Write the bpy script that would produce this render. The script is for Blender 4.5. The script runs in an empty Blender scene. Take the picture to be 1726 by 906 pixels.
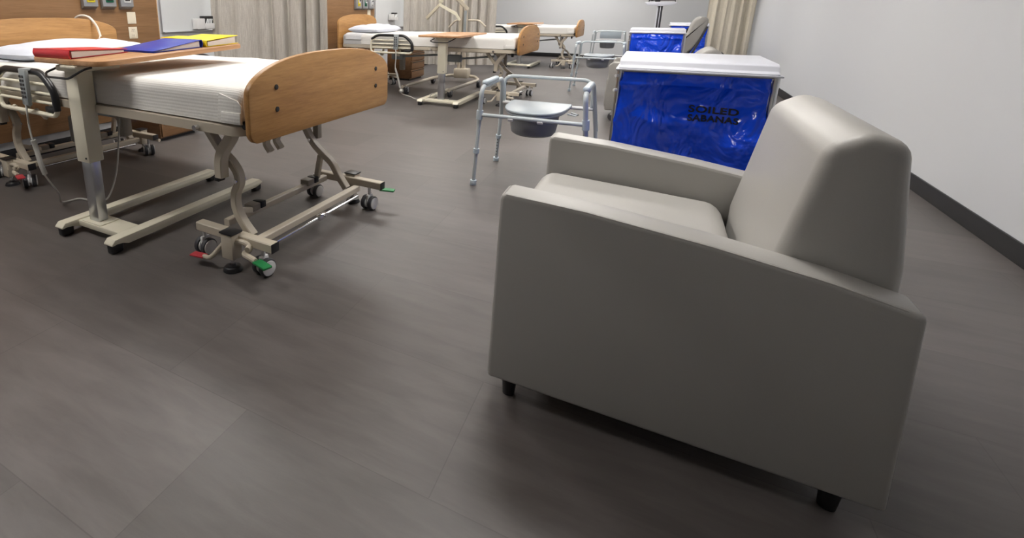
import bpy, bmesh, math, random
from mathutils import Vector, Matrix, noise
random.seed(7)
PI = math.pi
SC = bpy.context.scene
COL = SC.collection

# ------------------------------------------------------------------ camera
F_PX, CX, CY, HORIZON, VPY = 850.0, 615.0, 242.0, 18.0, 1110.0
pitch = math.atan((CY - HORIZON) / F_PX)
yaw = math.atan((VPY - CX) / F_PX * math.cos(pitch))
cam_d = bpy.data.cameras.new('camera'); cam = bpy.data.objects.new('camera', cam_d)
COL.objects.link(cam); SC.camera = cam
cam.location = (0, 0, 1.15)
cam.rotation_euler = (PI / 2 - pitch, 0, yaw)
cam_d.sensor_fit = 'HORIZONTAL'; cam_d.sensor_width = 36.0
cam_d.lens = F_PX / 1726 * 36.0
cam_d.shift_x = (863 - CX) / 1726
cam_d.shift_y = -(453 - CY) / 1726
cam_d.clip_start = 0.05; cam_d.clip_end = 60

# ------------------------------------------------------------------ world, light, exposure
w = bpy.data.worlds.new('world'); SC.world = w; w.use_nodes = True
w.node_tree.nodes['Background'].inputs[0].default_value = (0.8, 0.85, 0.9, 1)
w.node_tree.nodes['Background'].inputs[1].default_value = 0.3
SC.view_settings.view_transform = 'Standard'; SC.view_settings.look = 'None'
SC.view_settings.gamma = 1.0; SC.view_settings.use_curve_mapping = False
SC.view_settings.exposure = 0.0
SC.cycles.use_denoising = True
SC.cycles.max_bounces = 8
LAMP_STRENGTH = 22.5
LAMPS = [(-3.0, 0.5), (-3.0, 2.9), (-3.0, 5.4), (-3.0, 7.9), (-3.0, 10.4),  # the first, an unseen lamp, is added to light the bed's near side
         (-0.4, 2.6), (-0.4, 5.4), (-0.4, 8.2), (-0.4, 11.0), (-1.7, 12.5)]  # the last is an unseen lamp added to brighten the end wall
CEIL = 2.75

# ------------------------------------------------------------------ materials
def mat(name, col, rough=0.5, metal=0.0, spec=0.5, **kw):
    m = bpy.data.materials.new(name); m.use_nodes = True
    nt = m.node_tree; b = nt.nodes['Principled BSDF']
    b.inputs['Base Color'].default_value = (*col, 1)
    b.inputs['Roughness'].default_value = rough
    b.inputs['Metallic'].default_value = metal
    b.inputs['Specular IOR Level'].default_value = spec
    for k, v in kw.items(): b.inputs[k.replace('_', ' ')].default_value = v
    return m
def nd(m, t, **kw):
    n = m.node_tree.nodes.new(t)
    for k, v in kw.items():
        if k in n.inputs: n.inputs[k].default_value = v
        else: setattr(n, k, v)
    return n
def lk(m, a, b): m.node_tree.links.new(a, b)
def bsdf(m): return m.node_tree.nodes['Principled BSDF']
def coords(m, scale=(1, 1, 1), rot=(0, 0, 0)):
    tc = nd(m, 'ShaderNodeTexCoord'); mp = nd(m, 'ShaderNodeMapping')
    mp.inputs['Scale'].default_value = scale; mp.inputs['Rotation'].default_value = rot
    lk(m, tc.outputs['Object'], mp.inputs['Vector']); return mp.outputs['Vector']
def ramp(m, fac, stops):
    r = nd(m, 'ShaderNodeValToRGB'); e = r.color_ramp.elements
    e[0].position, e[0].color = stops[0][0], (*stops[0][1], 1)
    e[1].position, e[1].color = stops[-1][0], (*stops[-1][1], 1)
    for p, c in stops[1:-1]:
        x = e.new(p); x.color = (*c, 1)
    lk(m, fac, r.inputs['Fac']); return r.outputs['Color']
def noise_n(m, vec, scale, detail=4, rough=0.5, dist=0.0):
    n = nd(m, 'ShaderNodeTexNoise'); n.inputs['Scale'].default_value = scale
    n.inputs['Detail'].default_value = detail; n.inputs['Roughness'].default_value = rough
    n.inputs['Distortion'].default_value = dist
    lk(m, vec, n.inputs['Vector']); return n.outputs['Fac']
def bump(m, fac, strength, dist=0.002):
    b = nd(m, 'ShaderNodeBump'); b.inputs['Strength'].default_value = strength
    b.inputs['Distance'].default_value = dist
    lk(m, fac, b.inputs['Height']); lk(m, b.outputs['Normal'], bsdf(m).inputs['Normal'])
def s2l(*c): return tuple(((v / 255) / 12.92 if v <= 10 else ((v / 255 + .055) / 1.055) ** 2.4) for v in c)
def mixc(m, fac, a, b, mode='MIX'):
    x = nd(m, 'ShaderNodeMix', data_type='RGBA', blend_type=mode)
    if isinstance(fac, float): x.inputs[0].default_value = fac
    else: lk(m, fac, x.inputs[0])
    for i, v in ((6, a), (7, b)):
        if isinstance(v, tuple): x.inputs[i].default_value = (*v, 1)
        else: lk(m, v, x.inputs[i])
    return x.outputs[2]

def wood(name, dark, mid, light, scl=(7, 0.55, 7), rough=0.42):
    m = mat(name, mid, rough)
    v = coords(m, scl)
    a = noise_n(m, v, 2.2, 6, 0.6, 0.9)
    c = ramp(m, a, [(0.25, dark), (0.5, mid), (0.78, light)])
    v2 = coords(m, tuple(s * 9 for s in scl))
    f = noise_n(m, v2, 2.0, 3, 0.7, 0.3)
    r2 = ramp(m, f, [(0.35, (0.72, 0.66, 0.58)), (0.62, (1, 1, 1))])
    lk(m, mixc(m, 0.55, c, r2, 'MULTIPLY'), bsdf(m).inputs['Base Color'])
    bump(m, f, 0.12, 0.001)
    return m

M = {}
M['oak_board'] = wood('oak board laminate', s2l(156, 112, 62), s2l(182, 136, 82), s2l(198, 152, 96), (6, .5, 6))
M['oak_edge'] = wood('oak edge band', s2l(160, 118, 66), s2l(198, 154, 98), s2l(210, 168, 112))
M['panel_wood'] = wood('wall panel laminate', s2l(134, 101, 68), s2l(151, 115, 80), s2l(164, 128, 92), (5, .35, 9))
M['table_wood'] = wood('table top laminate', s2l(170, 124, 84), s2l(196, 150, 108), s2l(208, 164, 122), (8, .5, 8), .38)
M['cabinet_wood'] = wood('cabinet laminate', s2l(112, 82, 54), s2l(134, 100, 68), s2l(148, 112, 78), (5, .5, 12))
M['beige_metal'] = mat('beige painted steel', s2l(192, 182, 165), 0.42)
M['cream_metal'] = mat('cream painted steel', s2l(226, 220, 200), 0.38)
M['dark_beige'] = mat('dark taupe plastic', s2l(150, 142, 130), 0.5)  # one even taupe for brackets, deck panels and hangers
M['chrome'] = mat('chrome', (0.75, 0.75, 0.77), 0.12, 1.0)
M['brushed'] = mat('brushed steel', (0.55, 0.56, 0.58), 0.28, 1.0)
M['black'] = mat('black plastic', (0.012, 0.012, 0.014), 0.4)
M['tire'] = mat('dark grey rubber', s2l(62, 62, 66), 0.6)
M['hub_white'] = mat('white plastic', s2l(222, 222, 222), 0.35)
M['grey_plastic'] = mat('grey blue plastic', s2l(150, 156, 158), 0.45)
M['green'] = mat('green vinyl', s2l(28, 122, 66), 0.45)
M['red_vinyl'] = mat('red vinyl', s2l(190, 60, 70), 0.45)
M['cord'] = mat('light grey cord', s2l(186, 184, 178), 0.5)
M['white_cord'] = mat('white cord', s2l(238, 230, 218), 0.4)
M['commode'] = mat('pale grey blue coated steel', s2l(190, 198, 201), 0.32)
M['commode_pad'] = mat('pale blue grey moulded plastic', s2l(186, 198, 205), 0.35)
M['lid_grey'] = mat('glossy grey seat plastic', s2l(165, 174, 181), 0.25)
M['bucket'] = mat('grey bucket plastic', s2l(118, 120, 124), 0.4)
M['lid_white'] = mat('white lid plastic', s2l(216, 218, 228), 0.3)
M['wall'] = mat('painted wall', s2l(206, 208, 211), 0.7)
M['ceiling'] = mat('ceiling tile', s2l(225, 224, 220), 0.9)
M['base_black'] = mat('black rubber baseboard', (0.008, 0.008, 0.01), 0.4)
M['board_white'] = mat('whiteboard enamel', s2l(212, 215, 217), 0.18)
M['alu'] = mat('aluminium trim', (0.6, 0.61, 0.63), 0.35, 0.9)
M['plate'] = mat('ivory wall plate', s2l(236, 226, 205), 0.4)
M['slot'] = mat('dark slot', (0.03, 0.028, 0.025), 0.6)
M['yellow_tag'] = mat('yellow outlet tag', s2l(238, 218, 50), 0.4)
M['green_tag'] = mat('green outlet tag', s2l(14, 92, 66), 0.4)
M['white_tag'] = mat('white outlet tag', s2l(226, 228, 230), 0.4)
M['outlet_grey'] = mat('grey outlet housing', s2l(164, 166, 170), 0.35, 0.3)
M['binder_red'] = mat('red binder cover', s2l(205, 30, 42), 0.3)
M['binder_blue'] = mat('blue binder cover', s2l(38, 58, 170), 0.32)
M['binder_yellow'] = mat('yellow binder cover', s2l(250, 222, 10), 0.35)
M['paper'] = mat('stacked paper', s2l(226, 220, 214), 0.8)
M['scale_dark'] = mat('dark scale column', s2l(44, 44, 50), 0.35)
M['dark_steel'] = mat('dark grey mechanism steel', s2l(72, 72, 74), 0.4, 0.4)

m = M['floor'] = mat('grey vinyl plank', s2l(104, 99, 97), 0.42)
v = coords(m)
br = nd(m, 'ShaderNodeTexBrick'); lk(m, v, br.inputs['Vector'])
br.offset = 0.37; br.inputs['Scale'].default_value = 1.0
br.inputs['Brick Width'].default_value = 0.92; br.inputs['Row Height'].default_value = 0.46
br.inputs['Mortar Size'].default_value = 0.0016; br.inputs['Mortar Smooth'].default_value = 0.2
br.inputs['Color1'].default_value = (*s2l(90, 86, 84), 1); br.inputs['Color2'].default_value = (*s2l(101, 96, 94), 1)
br.inputs['Mortar'].default_value = (*s2l(84, 80, 78), 1)
st = noise_n(m, coords(m, (1.3, 6.5, 1)), 2.6, 7, 0.62, 0.4)
sr = ramp(m, st, [(0.3, (0.80, 0.79, 0.79)), (0.7, (1.16, 1.16, 1.16))])
c1 = mixc(m, 1.0, br.outputs['Color'], sr, 'MULTIPLY')
bl = noise_n(m, v, 1.1, 3, 0.5)
c2 = mixc(m, 1.0, c1, ramp(m, bl, [(0.3, (0.92, 0.9, 0.9)), (0.7, (1.08, 1.08, 1.08))]), 'MULTIPLY')
lk(m, c2, bsdf(m).inputs['Base Color'])
rr = nd(m, 'ShaderNodeMapRange'); lk(m, st, rr.inputs[0]); rr.inputs[3].default_value = 0.34; rr.inputs[4].default_value = 0.52
lk(m, rr.outputs[0], bsdf(m).inputs['Roughness'])
bump(m, noise_n(m, coords(m, (8, 30, 1)), 9, 4, .6), 0.12, 0.001)

m = M['blanket'] = mat('white woven thermal blanket', s2l(236, 235, 232), 0.85)
v = coords(m)
wv = nd(m, 'ShaderNodeTexWave', wave_type='BANDS', bands_direction='X'); wv.inputs['Scale'].default_value = 48; wv.inputs['Distortion'].default_value = 1.2; lk(m, v, wv.inputs['Vector'])
wv2 = nd(m, 'ShaderNodeTexWave', wave_type='BANDS', bands_direction='DIAGONAL'); wv2.inputs['Scale'].default_value = 44; wv2.inputs['Distortion'].default_value = 1.5; lk(m, coords(m, (0, 1, 1)), wv2.inputs['Vector'])
ad = nd(m, 'ShaderNodeMath', operation='ADD'); lk(m, wv.outputs['Fac'], ad.inputs[0]); lk(m, wv2.outputs['Fac'], ad.inputs[1])
lk(m, mixc(m, wv.outputs['Fac'], s2l(222, 220, 216), s2l(234, 232, 228)), bsdf(m).inputs['Base Color'])
bump(m, ad.outputs[0], 0.35, 0.0014)

m = M['sheet'] = mat('white cotton sheet', s2l(222, 223, 226), 0.85)
bump(m, noise_n(m, coords(m, (3, 5, 5)), 4, 4, .55, .6), 0.5, 0.01)
M['mattress'] = mat('grey mattress cover', s2l(178, 178, 180), 0.6)
m = M['pillow'] = mat('white pillow case', s2l(208, 212, 223), 0.85)
bump(m, noise_n(m, coords(m, (2, 4, 4)), 2.6, 3, .5, .8), 0.4, 0.012)

def fabric(name, c1, c2, sc):
    m = mat(name, c1, 0.9)
    f = noise_n(m, coords(m, sc), 9, 5, 0.7)
    g = noise_n(m, coords(m, (sc[0], sc[1], 45)), 4, 2, 0.6)
    a = ramp(m, f, [(0.35, c1), (0.65, c2)])
    b = ramp(m, g, [(0.35, (.88, .88, .88)), (0.65, (1, 1, 1))])
    lk(m, mixc(m, 0.7, a, b, 'MULTIPLY'), bsdf(m).inputs['Base Color'])
    bump(m, f, 0.2, 0.002)
    return m
M['curtain'] = fabric('linen privacy curtain', s2l(176, 170, 162), s2l(206, 201, 193), (14, 14, 0.7))
M['curtain_beige'] = fabric('beige window curtain', s2l(196, 188, 170), s2l(216, 208, 192), (14, 14, 0.7))

m = M['vinyl'] = mat('grey upholstery vinyl', s2l(175, 173, 169), 0.42)
bump(m, noise_n(m, coords(m), 260, 3, .6), 0.25, 0.001)
m = M['recliner'] = mat('taupe grey upholstery vinyl', s2l(150, 147, 142), 0.5)
bump(m, noise_n(m, coords(m), 200, 3, .6), 0.2, 0.001)

m = M['bag'] = mat('blue plastic liner', s2l(12, 74, 232), 0.14)
bsdf(m).inputs['Transmission Weight'].default_value = 0.0
f = noise_n(m, coords(m, (1.4, 1.4, 1)), 4.6, 3, .5, .7)
bump(m, f, 1.0, 0.075)
M['ink'] = mat('black print', (0.006, 0.008, 0.02), 0.4)

m = M['lamp'] = mat('lamp diffuser', (1, 1, 1), 0.5)
bsdf(m).inputs['Emission Color'].default_value = (1.0, 0.965, 0.92, 1)
bsdf(m).inputs['Emission Strength'].default_value = LAMP_STRENGTH

# ------------------------------------------------------------------ mesh builder
class MB:
    def __init__(s): s.bm = bmesh.new()
    def _merge(s, t):
        me = bpy.data.meshes.new('tmp'); t.to_mesh(me); t.free(); s.bm.from_mesh(me); bpy.data.meshes.remove(me); return s
    def box(s, x0, x1, y0, y1, z0, z1, bevel=0.0, seg=2, mtx=None):
        t = bmesh.new()
        bmesh.ops.create_cube(t, size=1.0)
        for v in t.verts:
            v.co = Vector(((x0 + x1) / 2 + v.co.x * (x1 - x0), (y0 + y1) / 2 + v.co.y * (y1 - y0), (z0 + z1) / 2 + v.co.z * (z1 - z0)))
        if bevel: bmesh.ops.bevel(t, geom=list(t.edges), offset=bevel, segments=seg, profile=0.5, affect='EDGES')
        if mtx: t.transform(mtx)
        return s._merge(t)
    def cyl(s, p0, p1, r, r1=None, n=20, bevel=0.0):
        p0, p1 = Vector(p0), Vector(p1); d = p1 - p0
        t = bmesh.new()
        bmesh.ops.create_cone(t, cap_ends=True, segments=n, radius1=r, radius2=r if r1 is None else r1, depth=d.length)
        if bevel:
            bmesh.ops.bevel(t, geom=[e for e in t.edges if abs(e.verts[0].co.z - e.verts[1].co.z) < 1e-6], offset=bevel, segments=2, profile=0.5, affect='EDGES')
        q = Vector((0, 0, 1)).rotation_difference(d.normalized())
        t.transform(Matrix.Translation((p0 + p1) / 2) @ q.to_matrix().to_4x4())
        return s._merge(t)
    def sphere(s, c, r, scale=(1, 1, 1), n=16):
        t = bmesh.new(); bmesh.ops.create_uvsphere(t, u_segments=n, v_segments=max(8, n // 2), radius=r)
        t.transform(Matrix.Translation(c) @ Matrix.Diagonal((*scale, 1))); return s._merge(t)
    def sweep(s, pts, sec, closed=False, up=(0, 0, 1), cap=True):
        pts = [Vector(p) for p in pts]; n = len(pts); up = Vector(up); rings = []; prev = None
        for i, p in enumerate(pts):
            if closed: a, b = pts[(i - 1) % n], pts[(i + 1) % n]
            else: a, b = pts[max(i - 1, 0)], pts[min(i + 1, n - 1)]
            tg = (b - a).normalized()
            if prev is None:
                u = up if abs(tg.dot(up)) < 0.95 else Vector((1, 0, 0)) if abs(tg.x) < .9 else Vector((0, 1, 0))
                sd = tg.cross(u).normalized()
            else:
                sd = (prev - tg * prev.dot(tg)).normalized()
            prev = sd; nn = sd.cross(tg).normalized()
            k = 1.0
            if 0 < i < n - 1 or closed:
                d1 = (p - a).normalized(); d2 = (b - p).normalized(); cs = max(0.3, math.sqrt(max(0, (1 + d1.dot(d2)) / 2))); k = 1 / cs
            rings.append([s.bm.verts.new(p + sd * x * (k if len(sec) <= 8 else 1) + nn * y) for x, y in sec])
        m_ = len(sec); rng = n if closed else n - 1
        for i in range(rng):
            A, B = rings[i], rings[(i + 1) % n]
            for j in range(m_): s.bm.faces.new((A[j], A[(j + 1) % m_], B[(j + 1) % m_], B[j]))
        if cap and not closed:
            s.bm.faces.new(rings[0][::-1]); s.bm.faces.new(rings[-1])
        return s
    def tube(s, pts, r, n=12, closed=False):
        return s.sweep(pts, [(r * math.cos(2 * PI * k / n), r * math.sin(2 * PI * k / n)) for k in range(n)], closed)
    def bar(s, pts, w_, h, up=(0, 0, 1), b=0.004):
        x, y = w_ / 2, h / 2
        sec = [(x - b, -y), (x, -y + b), (x, y - b), (x - b, y), (-x + b, y), (-x, y - b), (-x, -y + b), (-x + b, -y)]
        return s.sweep(pts, sec, up=up)
    def prism(s, prof, axis, a0, a1, bevel=0.0, seg=2):
        t = bmesh.new(); f = []
        for (u, v_) in prof:
            p = {'x': (a0, u, v_), 'y': (u, a0, v_), 'z': (u, v_, a0)}[axis]; f.append(t.verts.new(p))
        fc = t.faces.new(f)
        r = bmesh.ops.extrude_face_region(t, geom=[fc])
        d = {'x': (a1 - a0, 0, 0), 'y': (0, a1 - a0, 0), 'z': (0, 0, a1 - a0)}[axis]
        bmesh.ops.translate(t, vec=d, verts=[e for e in r['geom'] if isinstance(e, bmesh.types.BMVert)])
        bmesh.ops.recalc_face_normals(t, faces=t.faces)
        if bevel:
            ed = [e for e in t.edges if len(e.link_faces) == 2 and e.calc_face_angle(0) > 0.6]
            bmesh.ops.bevel(t, geom=ed, offset=bevel, segments=seg, profile=0.5, affect='EDGES')
        return s._merge(t)
    def grid(s, fn, nu, nv, closed_u=False):
        V = [[s.bm.verts.new(fn(i / (nu if closed_u else nu - 1), j / (nv - 1))) for j in range(nv)] for i in range(nu)]
        for i in range(nu if closed_u else nu - 1):
            for j in range(nv - 1):
                a = V[i]; b = V[(i + 1) % nu]
                s.bm.faces.new((a[j], b[j], b[j + 1], a[j + 1]))
        return V
    def build(s, name, mt, parent=None, ang=35, loc=None):
        bm = s.bm
        bmesh.ops.recalc_face_normals(bm, faces=bm.faces)
        lim = math.radians(ang)
        for f in bm.faces: f.smooth = True
        for e in bm.edges:
            if len(e.link_faces) == 2 and e.calc_face_angle(0) > lim: e.smooth = False
        me = bpy.data.meshes.new(name); bm.to_mesh(me); bm.free()
        me.materials.append(mt)
        o = bpy.data.objects.new(name, me); COL.objects.link(o)
        if parent: o.parent = parent
        if loc: o.location = loc
        return o

def fillet(pts, r, n=6):
    pts = [Vector(p) for p in pts]; out = [pts[0]]
    for i in range(1, len(pts) - 1):
        a, p, b = pts[i - 1], pts[i], pts[i + 1]
        d1, d2 = (a - p), (b - p); k = min(r, d1.length * .49, d2.length * .49)
        q0, q1 = p + d1.normalized() * k, p + d2.normalized() * k
        for j in range(n + 1):
            t = j / n; out.append(q0 * (1 - t) ** 2 + p * 2 * t * (1 - t) + q1 * t * t)
    out.append(pts[-1]); return out
def fillet_loop(pts, r, n=5):
    pts = [Vector(p) for p in pts]; out = []
    for i in range(len(pts)):
        a, p, b = pts[i - 1], pts[i], pts[(i + 1) % len(pts)]
        d1, d2 = (a - p), (b - p); k = min(r, d1.length * .49, d2.length * .49)
        q0, q1 = p + d1.normalized() * k, p + d2.normalized() * k
        for j in range(n + 1):
            t = j / n; out.append(q0 * (1 - t) ** 2 + p * 2 * t * (1 - t) + q1 * t * t)
    return out
def spline(pts, n=8):
    P_ = [Vector(p) for p in pts]; P_ = [P_[0] * 2 - P_[1]] + P_ + [P_[-1] * 2 - P_[-2]]; out = []
    for i in range(1, len(P_) - 2):
        for j in range(n):
            t = j / n; a, b, c, d = P_[i - 1:i + 3]
            out.append(.5 * ((2 * b) + (c - a) * t + (2 * a - 5 * b + 4 * c - d) * t * t + (3 * b - a - 3 * c + d) * t ** 3))
    out.append(P_[-2]); return out

def tag(o, label=None, cat=None, group=None, kind=None):
    if label: o['label'] = label
    if cat: o['category'] = cat
    if group: o['group'] = group
    if kind: o['kind'] = kind
    return o
def thing(name, label, cat, loc=(0, 0, 0), rz=0.0, group=None):
    o = bpy.data.objects.new(name, None); COL.objects.link(o)
    o.location = loc; o.rotation_euler = (0, 0, rz); o.empty_display_size = 0.1
    return tag(o, label, cat, group)
def kids(o): return [c for c in bpy.data.objects if c.parent == o]
def copy_tree(o, parent=None, skip=()):
    c = o.copy(); COL.objects.link(c); c.parent = parent
    for ch in kids(o):
        if ch.name.split('.')[0] not in skip: copy_tree(ch, c, skip)
    return c
def dup(root, loc, rz, label, skip=()):
    ks = kids(root)
    r = root.copy(); COL.objects.link(r); r.location = loc; r.rotation_euler = (0, 0, rz); r['label'] = label
    for ch in ks:
        if ch.name.split('.')[0] not in skip: copy_tree(ch, r, skip)
    return r

# ------------------------------------------------------------------ room shell
XL, XR, YF, YB = -4.3, 1.62, -5.0, 13.85
def struct(name, mb, mt):
    o = mb.build(name, mt); o['kind'] = 'structure'; return o
struct('floor', MB().box(XL - .1, XR + .1, YF - .1, YB + .1, -0.06, 0), M['floor'])
struct('ceiling', MB().box(XL - .1, XR + .1, YF - .1, YB + .1, CEIL, CEIL + .06), M['ceiling'])
struct('wall_left', MB().box(XL - .1, XL, YF - .1, YB + .1, 0, CEIL), M['wall'])
struct('wall_right', MB().box(XR, XR + .1, YF - .1, YB + .1, 0, CEIL), M['wall'])
struct('wall_back', MB().box(XL, XR, YB, YB + .1, 0, CEIL), M['wall'])
struct('wall_front', MB().box(XL, XR, YF - .1, YF, 0, CEIL), M['wall'])
struct('baseboard_left', MB().box(XL, XL + .012, YF, YB, 0, .10, .003), M['base_black'])
struct('baseboard_back', MB().box(XL + .012, XR - .012, YB - .012, YB, 0, .10, .003), M['base_black'])
struct('baseboard_right', MB().box(XR - .012, XR, YF, YB, 0, .10, .003), M['base_black'])

# ceiling lamps
def ceiling_light(x, y):
    t = thing('ceiling_light', 'white ceiling light panel, number %s from the front, over the %s' % (('one (added to light the bed side)', 'two', 'three', 'four', 'five')[max(0, min(4, int(y / 2.5)))], 'beds' if x < -2 else 'aisle' if x > -1 else 'far end, added to brighten the end wall'), 'ceiling light', (x, y, CEIL), 0, 'ceiling light panels')
    f = MB()
    for a in (-1, 1):
        f.box(-.62, .62, a * .30 - .02, a * .30 + .02, -.03, 0)
        f.box(a * .60 - .02, a * .60 + .02, -.28, .28, -.03, 0)
    f.build('frame', M['cream_metal'], t)
    MB().box(-.58, .58, -.28, .28, -.018, -.004).build('diffuser', M['lamp'], t)
for p in LAMPS: ceiling_light(*p)

# ------------------------------------------------------------------ headwall things
def wall_panel(y0, y1, label):
    t = thing('wall_panel', label, 'wall panel', (XL, (y0 + y1) / 2, 0), 0, 'wooden headwall panels')
    h = (y1 - y0) / 2
    MB().box(0.0, .022, -h, h, .16, 2.3, .003).build('board', M['panel_wood'], t)
    e = MB()
    for a in (-1, 1): e.box(.0, .024, a * h - .004, a * h + .004, .16, 2.3, .001)
    e.build('edge_trim', M['oak_edge'], t)
wall_panel(1.0, 3.45, 'wood laminate headwall panel behind the nearest bed')
wall_panel(5.95, 7.92, 'wood laminate headwall panel behind the middle bed')

XP = XL + .022
def medical_outlet(y, z, tagm, label, w_=.13):
    t = thing('medical_outlet', label, 'medical gas outlet', (XP, y, z), 0, 'gas outlets on the headwall')
    h = w_ / 2
    MB().prism([(0, -.11), (.045, -.085), (.045, .12), (0, .12)], 'y', -h, h, .004).build('housing', M['outlet_grey'], t)
    MB().box(.045, .052, -.036, .036, -.05, .12, .002).build('tag_plate', tagm, t)
    MB().box(.052, .060, -.026, .022, 0.0, .12, .003).build('label_plate', M['white_tag'], t)
    MB().cyl((.060, 0, .035), (.072, 0, .035), .012).build('socket', M['black'], t)
    MB().box(.052, .054, -.024, .024, -.035, -.025).build('lettering', M['black'], t)
def wall_plate(y, z, kind, label, s=1.0):
    t = thing('wall_plate' if kind == 'blank' else 'power_outlet', label, 'wall plate' if kind == 'blank' else 'power outlet', (XP, y, z), 0)
    MB().box(0, .007, -.045 * s, .045 * s, -.054 * s, .054 * s, .003).build('cover_plate', M['plate'], t)
    if kind != 'blank':
        for zz in (-.026, .026):
            r = MB().box(.007, .010, -.022, .022, zz - .019, zz + .019, .002).build('receptacle', M['plate'], t)
            sl = MB()
            for yy in (-.008, .008): sl.box(.010, .0108, yy - .0018, yy + .0018, zz - .002, zz + .009)
            sl.cyl((.009, 0, zz - .010), (.0108, 0, zz - .010), .0028, n=10)
            sl.build('slots', M['slot'], r)
    else:
        for zz in (-.040, .040): MB().cyl((.006, 0, zz), (.0085, 0, zz), .004, n=10).build('screw', M['plate'], t)
medical_outlet(2.75, 1.27, M['yellow_tag'], 'yellow tagged gas outlet above the nearest bed')
medical_outlet(2.925, 1.27, M['green_tag'], 'green tagged gas outlet above the nearest bed')
medical_outlet(3.10, 1.27, M['white_tag'], 'white tagged gas outlet above the nearest bed')
wall_plate(3.155, 1.085, 'blank', 'blank ivory wall plate above the power outlet near the nearest bed')
wall_plate(3.155, .95, 'outlet', 'ivory duplex power outlet on the wood panel near the whiteboard')
medical_outlet(7.33, 1.27, M['yellow_tag'], 'yellow tagged gas outlet above the middle bed', .17)
medical_outlet(7.55, 1.27, M['green_tag'], 'green tagged gas outlet above the middle bed', .17)
medical_outlet(7.76, 1.27, M['white_tag'], 'white tagged gas outlet above the middle bed', .17)
wall_plate(7.73, 1.12, 'blank', 'blank ivory wall plate beside the headboard of the middle bed', 1.15)

def whiteboard(y0, y1, z0, label):
    t = thing('whiteboard', label, 'whiteboard', (XL, (y0 + y1) / 2, z0), 0)
    h = (y1 - y0) / 2
    MB().box(0, .012, -h, h, 0, .95).build('board', M['board_white'], t)
    f = MB()
    f.box(0, .02, -h - .012, -h, -.012, .962, .002).box(0, .02, h, h + .012, -.012, .962, .002)
    f.box(0, .02, -h, h, -.012, 0, .002).box(0, .02, -h, h, .95, .962, .002)
    f.build('frame', M['alu'], t)
    MB().box(.02, .045, -h, h, -.012, -.004, .002).build('marker_tray', M['alu'], t)
whiteboard(3.50, 4.60, .95, 'whiteboard on the grey wall between the first panel and the curtain')
whiteboard(7.98, 9.2, .86, 'whiteboard on the wall past the middle bed')
def dispenser(y, z, label):
    t = thing('wall_dispenser', label, 'dispenser', (XL + .02, y, z), 0, 'small dispensers beside the whiteboards')
    MB().box(0, .08, -.11, .0, -.06, .05, .008).build('holder', M['hub_white'], t)
    MB().box(0, .085, .0, .13, -.06, .0, .008).build('box', M['hub_white'], t)
    MB().box(.01, .07, -.015, .125, .0, .075, .006).build('cap', M['black'], t)
    b = MB()
    for k in range(4): b.cyl((.075, .02 + k * .022, .0), (.078, .035 + k * .022, .045), .006, n=8)
    b.build('markers', M['white_tag'], t)
dispenser(3.99, 1.02, 'white dispenser with a black top on the nearer whiteboard')
dispenser(8.58, 1.04, 'white dispenser with a black top on the farther whiteboard')

# ------------------------------------------------------------------ curtains
def curtain(p0, p1, z0, z1, waves, amp, mt, label, seed=0, grp='privacy curtains', flare=0.0):
    p0, p1 = Vector((*p0, 0)), Vector((*p1, 0)); d = p1 - p0; L = d.length; d.normalize(); nrm = Vector((-d.y, d.x, 0))
    rnd = random.Random(seed); ph = [rnd.uniform(0, 6.28) for _ in range(6)]
    t = thing('privacy_curtain', label, 'curtain', tuple(p0), 0, grp)
    nu, nv = int(waves * 18), 24
    def base(u, v):
        z = z0 + (z1 - z0) * v
        uu = u * L; lo = 1 - v
        w_ = 2 * PI * waves * (u + .03 * math.sin(6 * u + ph[0]) + .012 * math.sin(17 * u + ph[4]))
        a = amp * (0.65 + 0.35 * math.sin(5 * u + ph[1])) * (.75 + .4 * lo)
        off = a * math.sin(w_) + .3 * a * math.sin(2.1 * w_ + ph[2] + lo * .8) + .02 * math.sin(3 * v + 9 * u + ph[3])
        sh = .3 * a * math.cos(w_ * 1.0 + ph[5]) + flare * lo * u
        return d * (uu + sh) + nrm * off + Vector((0, 0, z))
    mb = MB()
    def fn_front(u, v): return base(u, v)
    V1 = mb.grid(fn_front, nu, nv)
    V2 = mb.grid(lambda u, v: base(u, v) + nrm * .004, nu, nv)
    for i in range(nu - 1):
        mb.bm.faces.new((V1[i][0], V1[i + 1][0], V2[i + 1][0], V2[i][0])); mb.bm.faces.new((V1[i][-1], V1[i + 1][-1], V2[i + 1][-1], V2[i][-1]))
    for j in range(nv - 1):
        mb.bm.faces.new((V1[0][j], V1[0][j + 1], V2[0][j + 1], V2[0][j])); mb.bm.faces.new((V1[-1][j], V1[-1][j + 1], V2[-1][j + 1], V2[-1][j]))
    mb.build('drape', mt, t, 80)
    MB().box(-.02, L + .02, -.015, .015, z1, z1 + .025, .003, mtx=Matrix.Rotation(math.atan2(d.y, d.x), 4, 'Z')).build('curtain_track', M['alu'], t)
    hm = MB()
    hm.tube([base(u / 60, 0) + Vector((0, 0, .004)) + nrm * .002 for u in range(61)], .006, 6)
    hm.build('hem', mt, t)
curtain((-4.24, 4.12), (-3.08, 4.65), .16, CEIL - .03, 6.5, .055, M['curtain'], 'pale linen privacy curtain hanging between the nearest and middle beds', 3, flare=-.0)
curtain((-4.24, 9.05), (-2.66, 9.75), .14, CEIL - .03, 10, .06, M['curtain'], 'pale linen privacy curtain hanging behind the patient lift', 5)
curtain((.84, 12.0), (1.58, 12.05), .1, CEIL - .03, 5, .04, M['curtain_beige'], 'beige curtain hanging behind the reclined recliner at right', 9)

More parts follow.
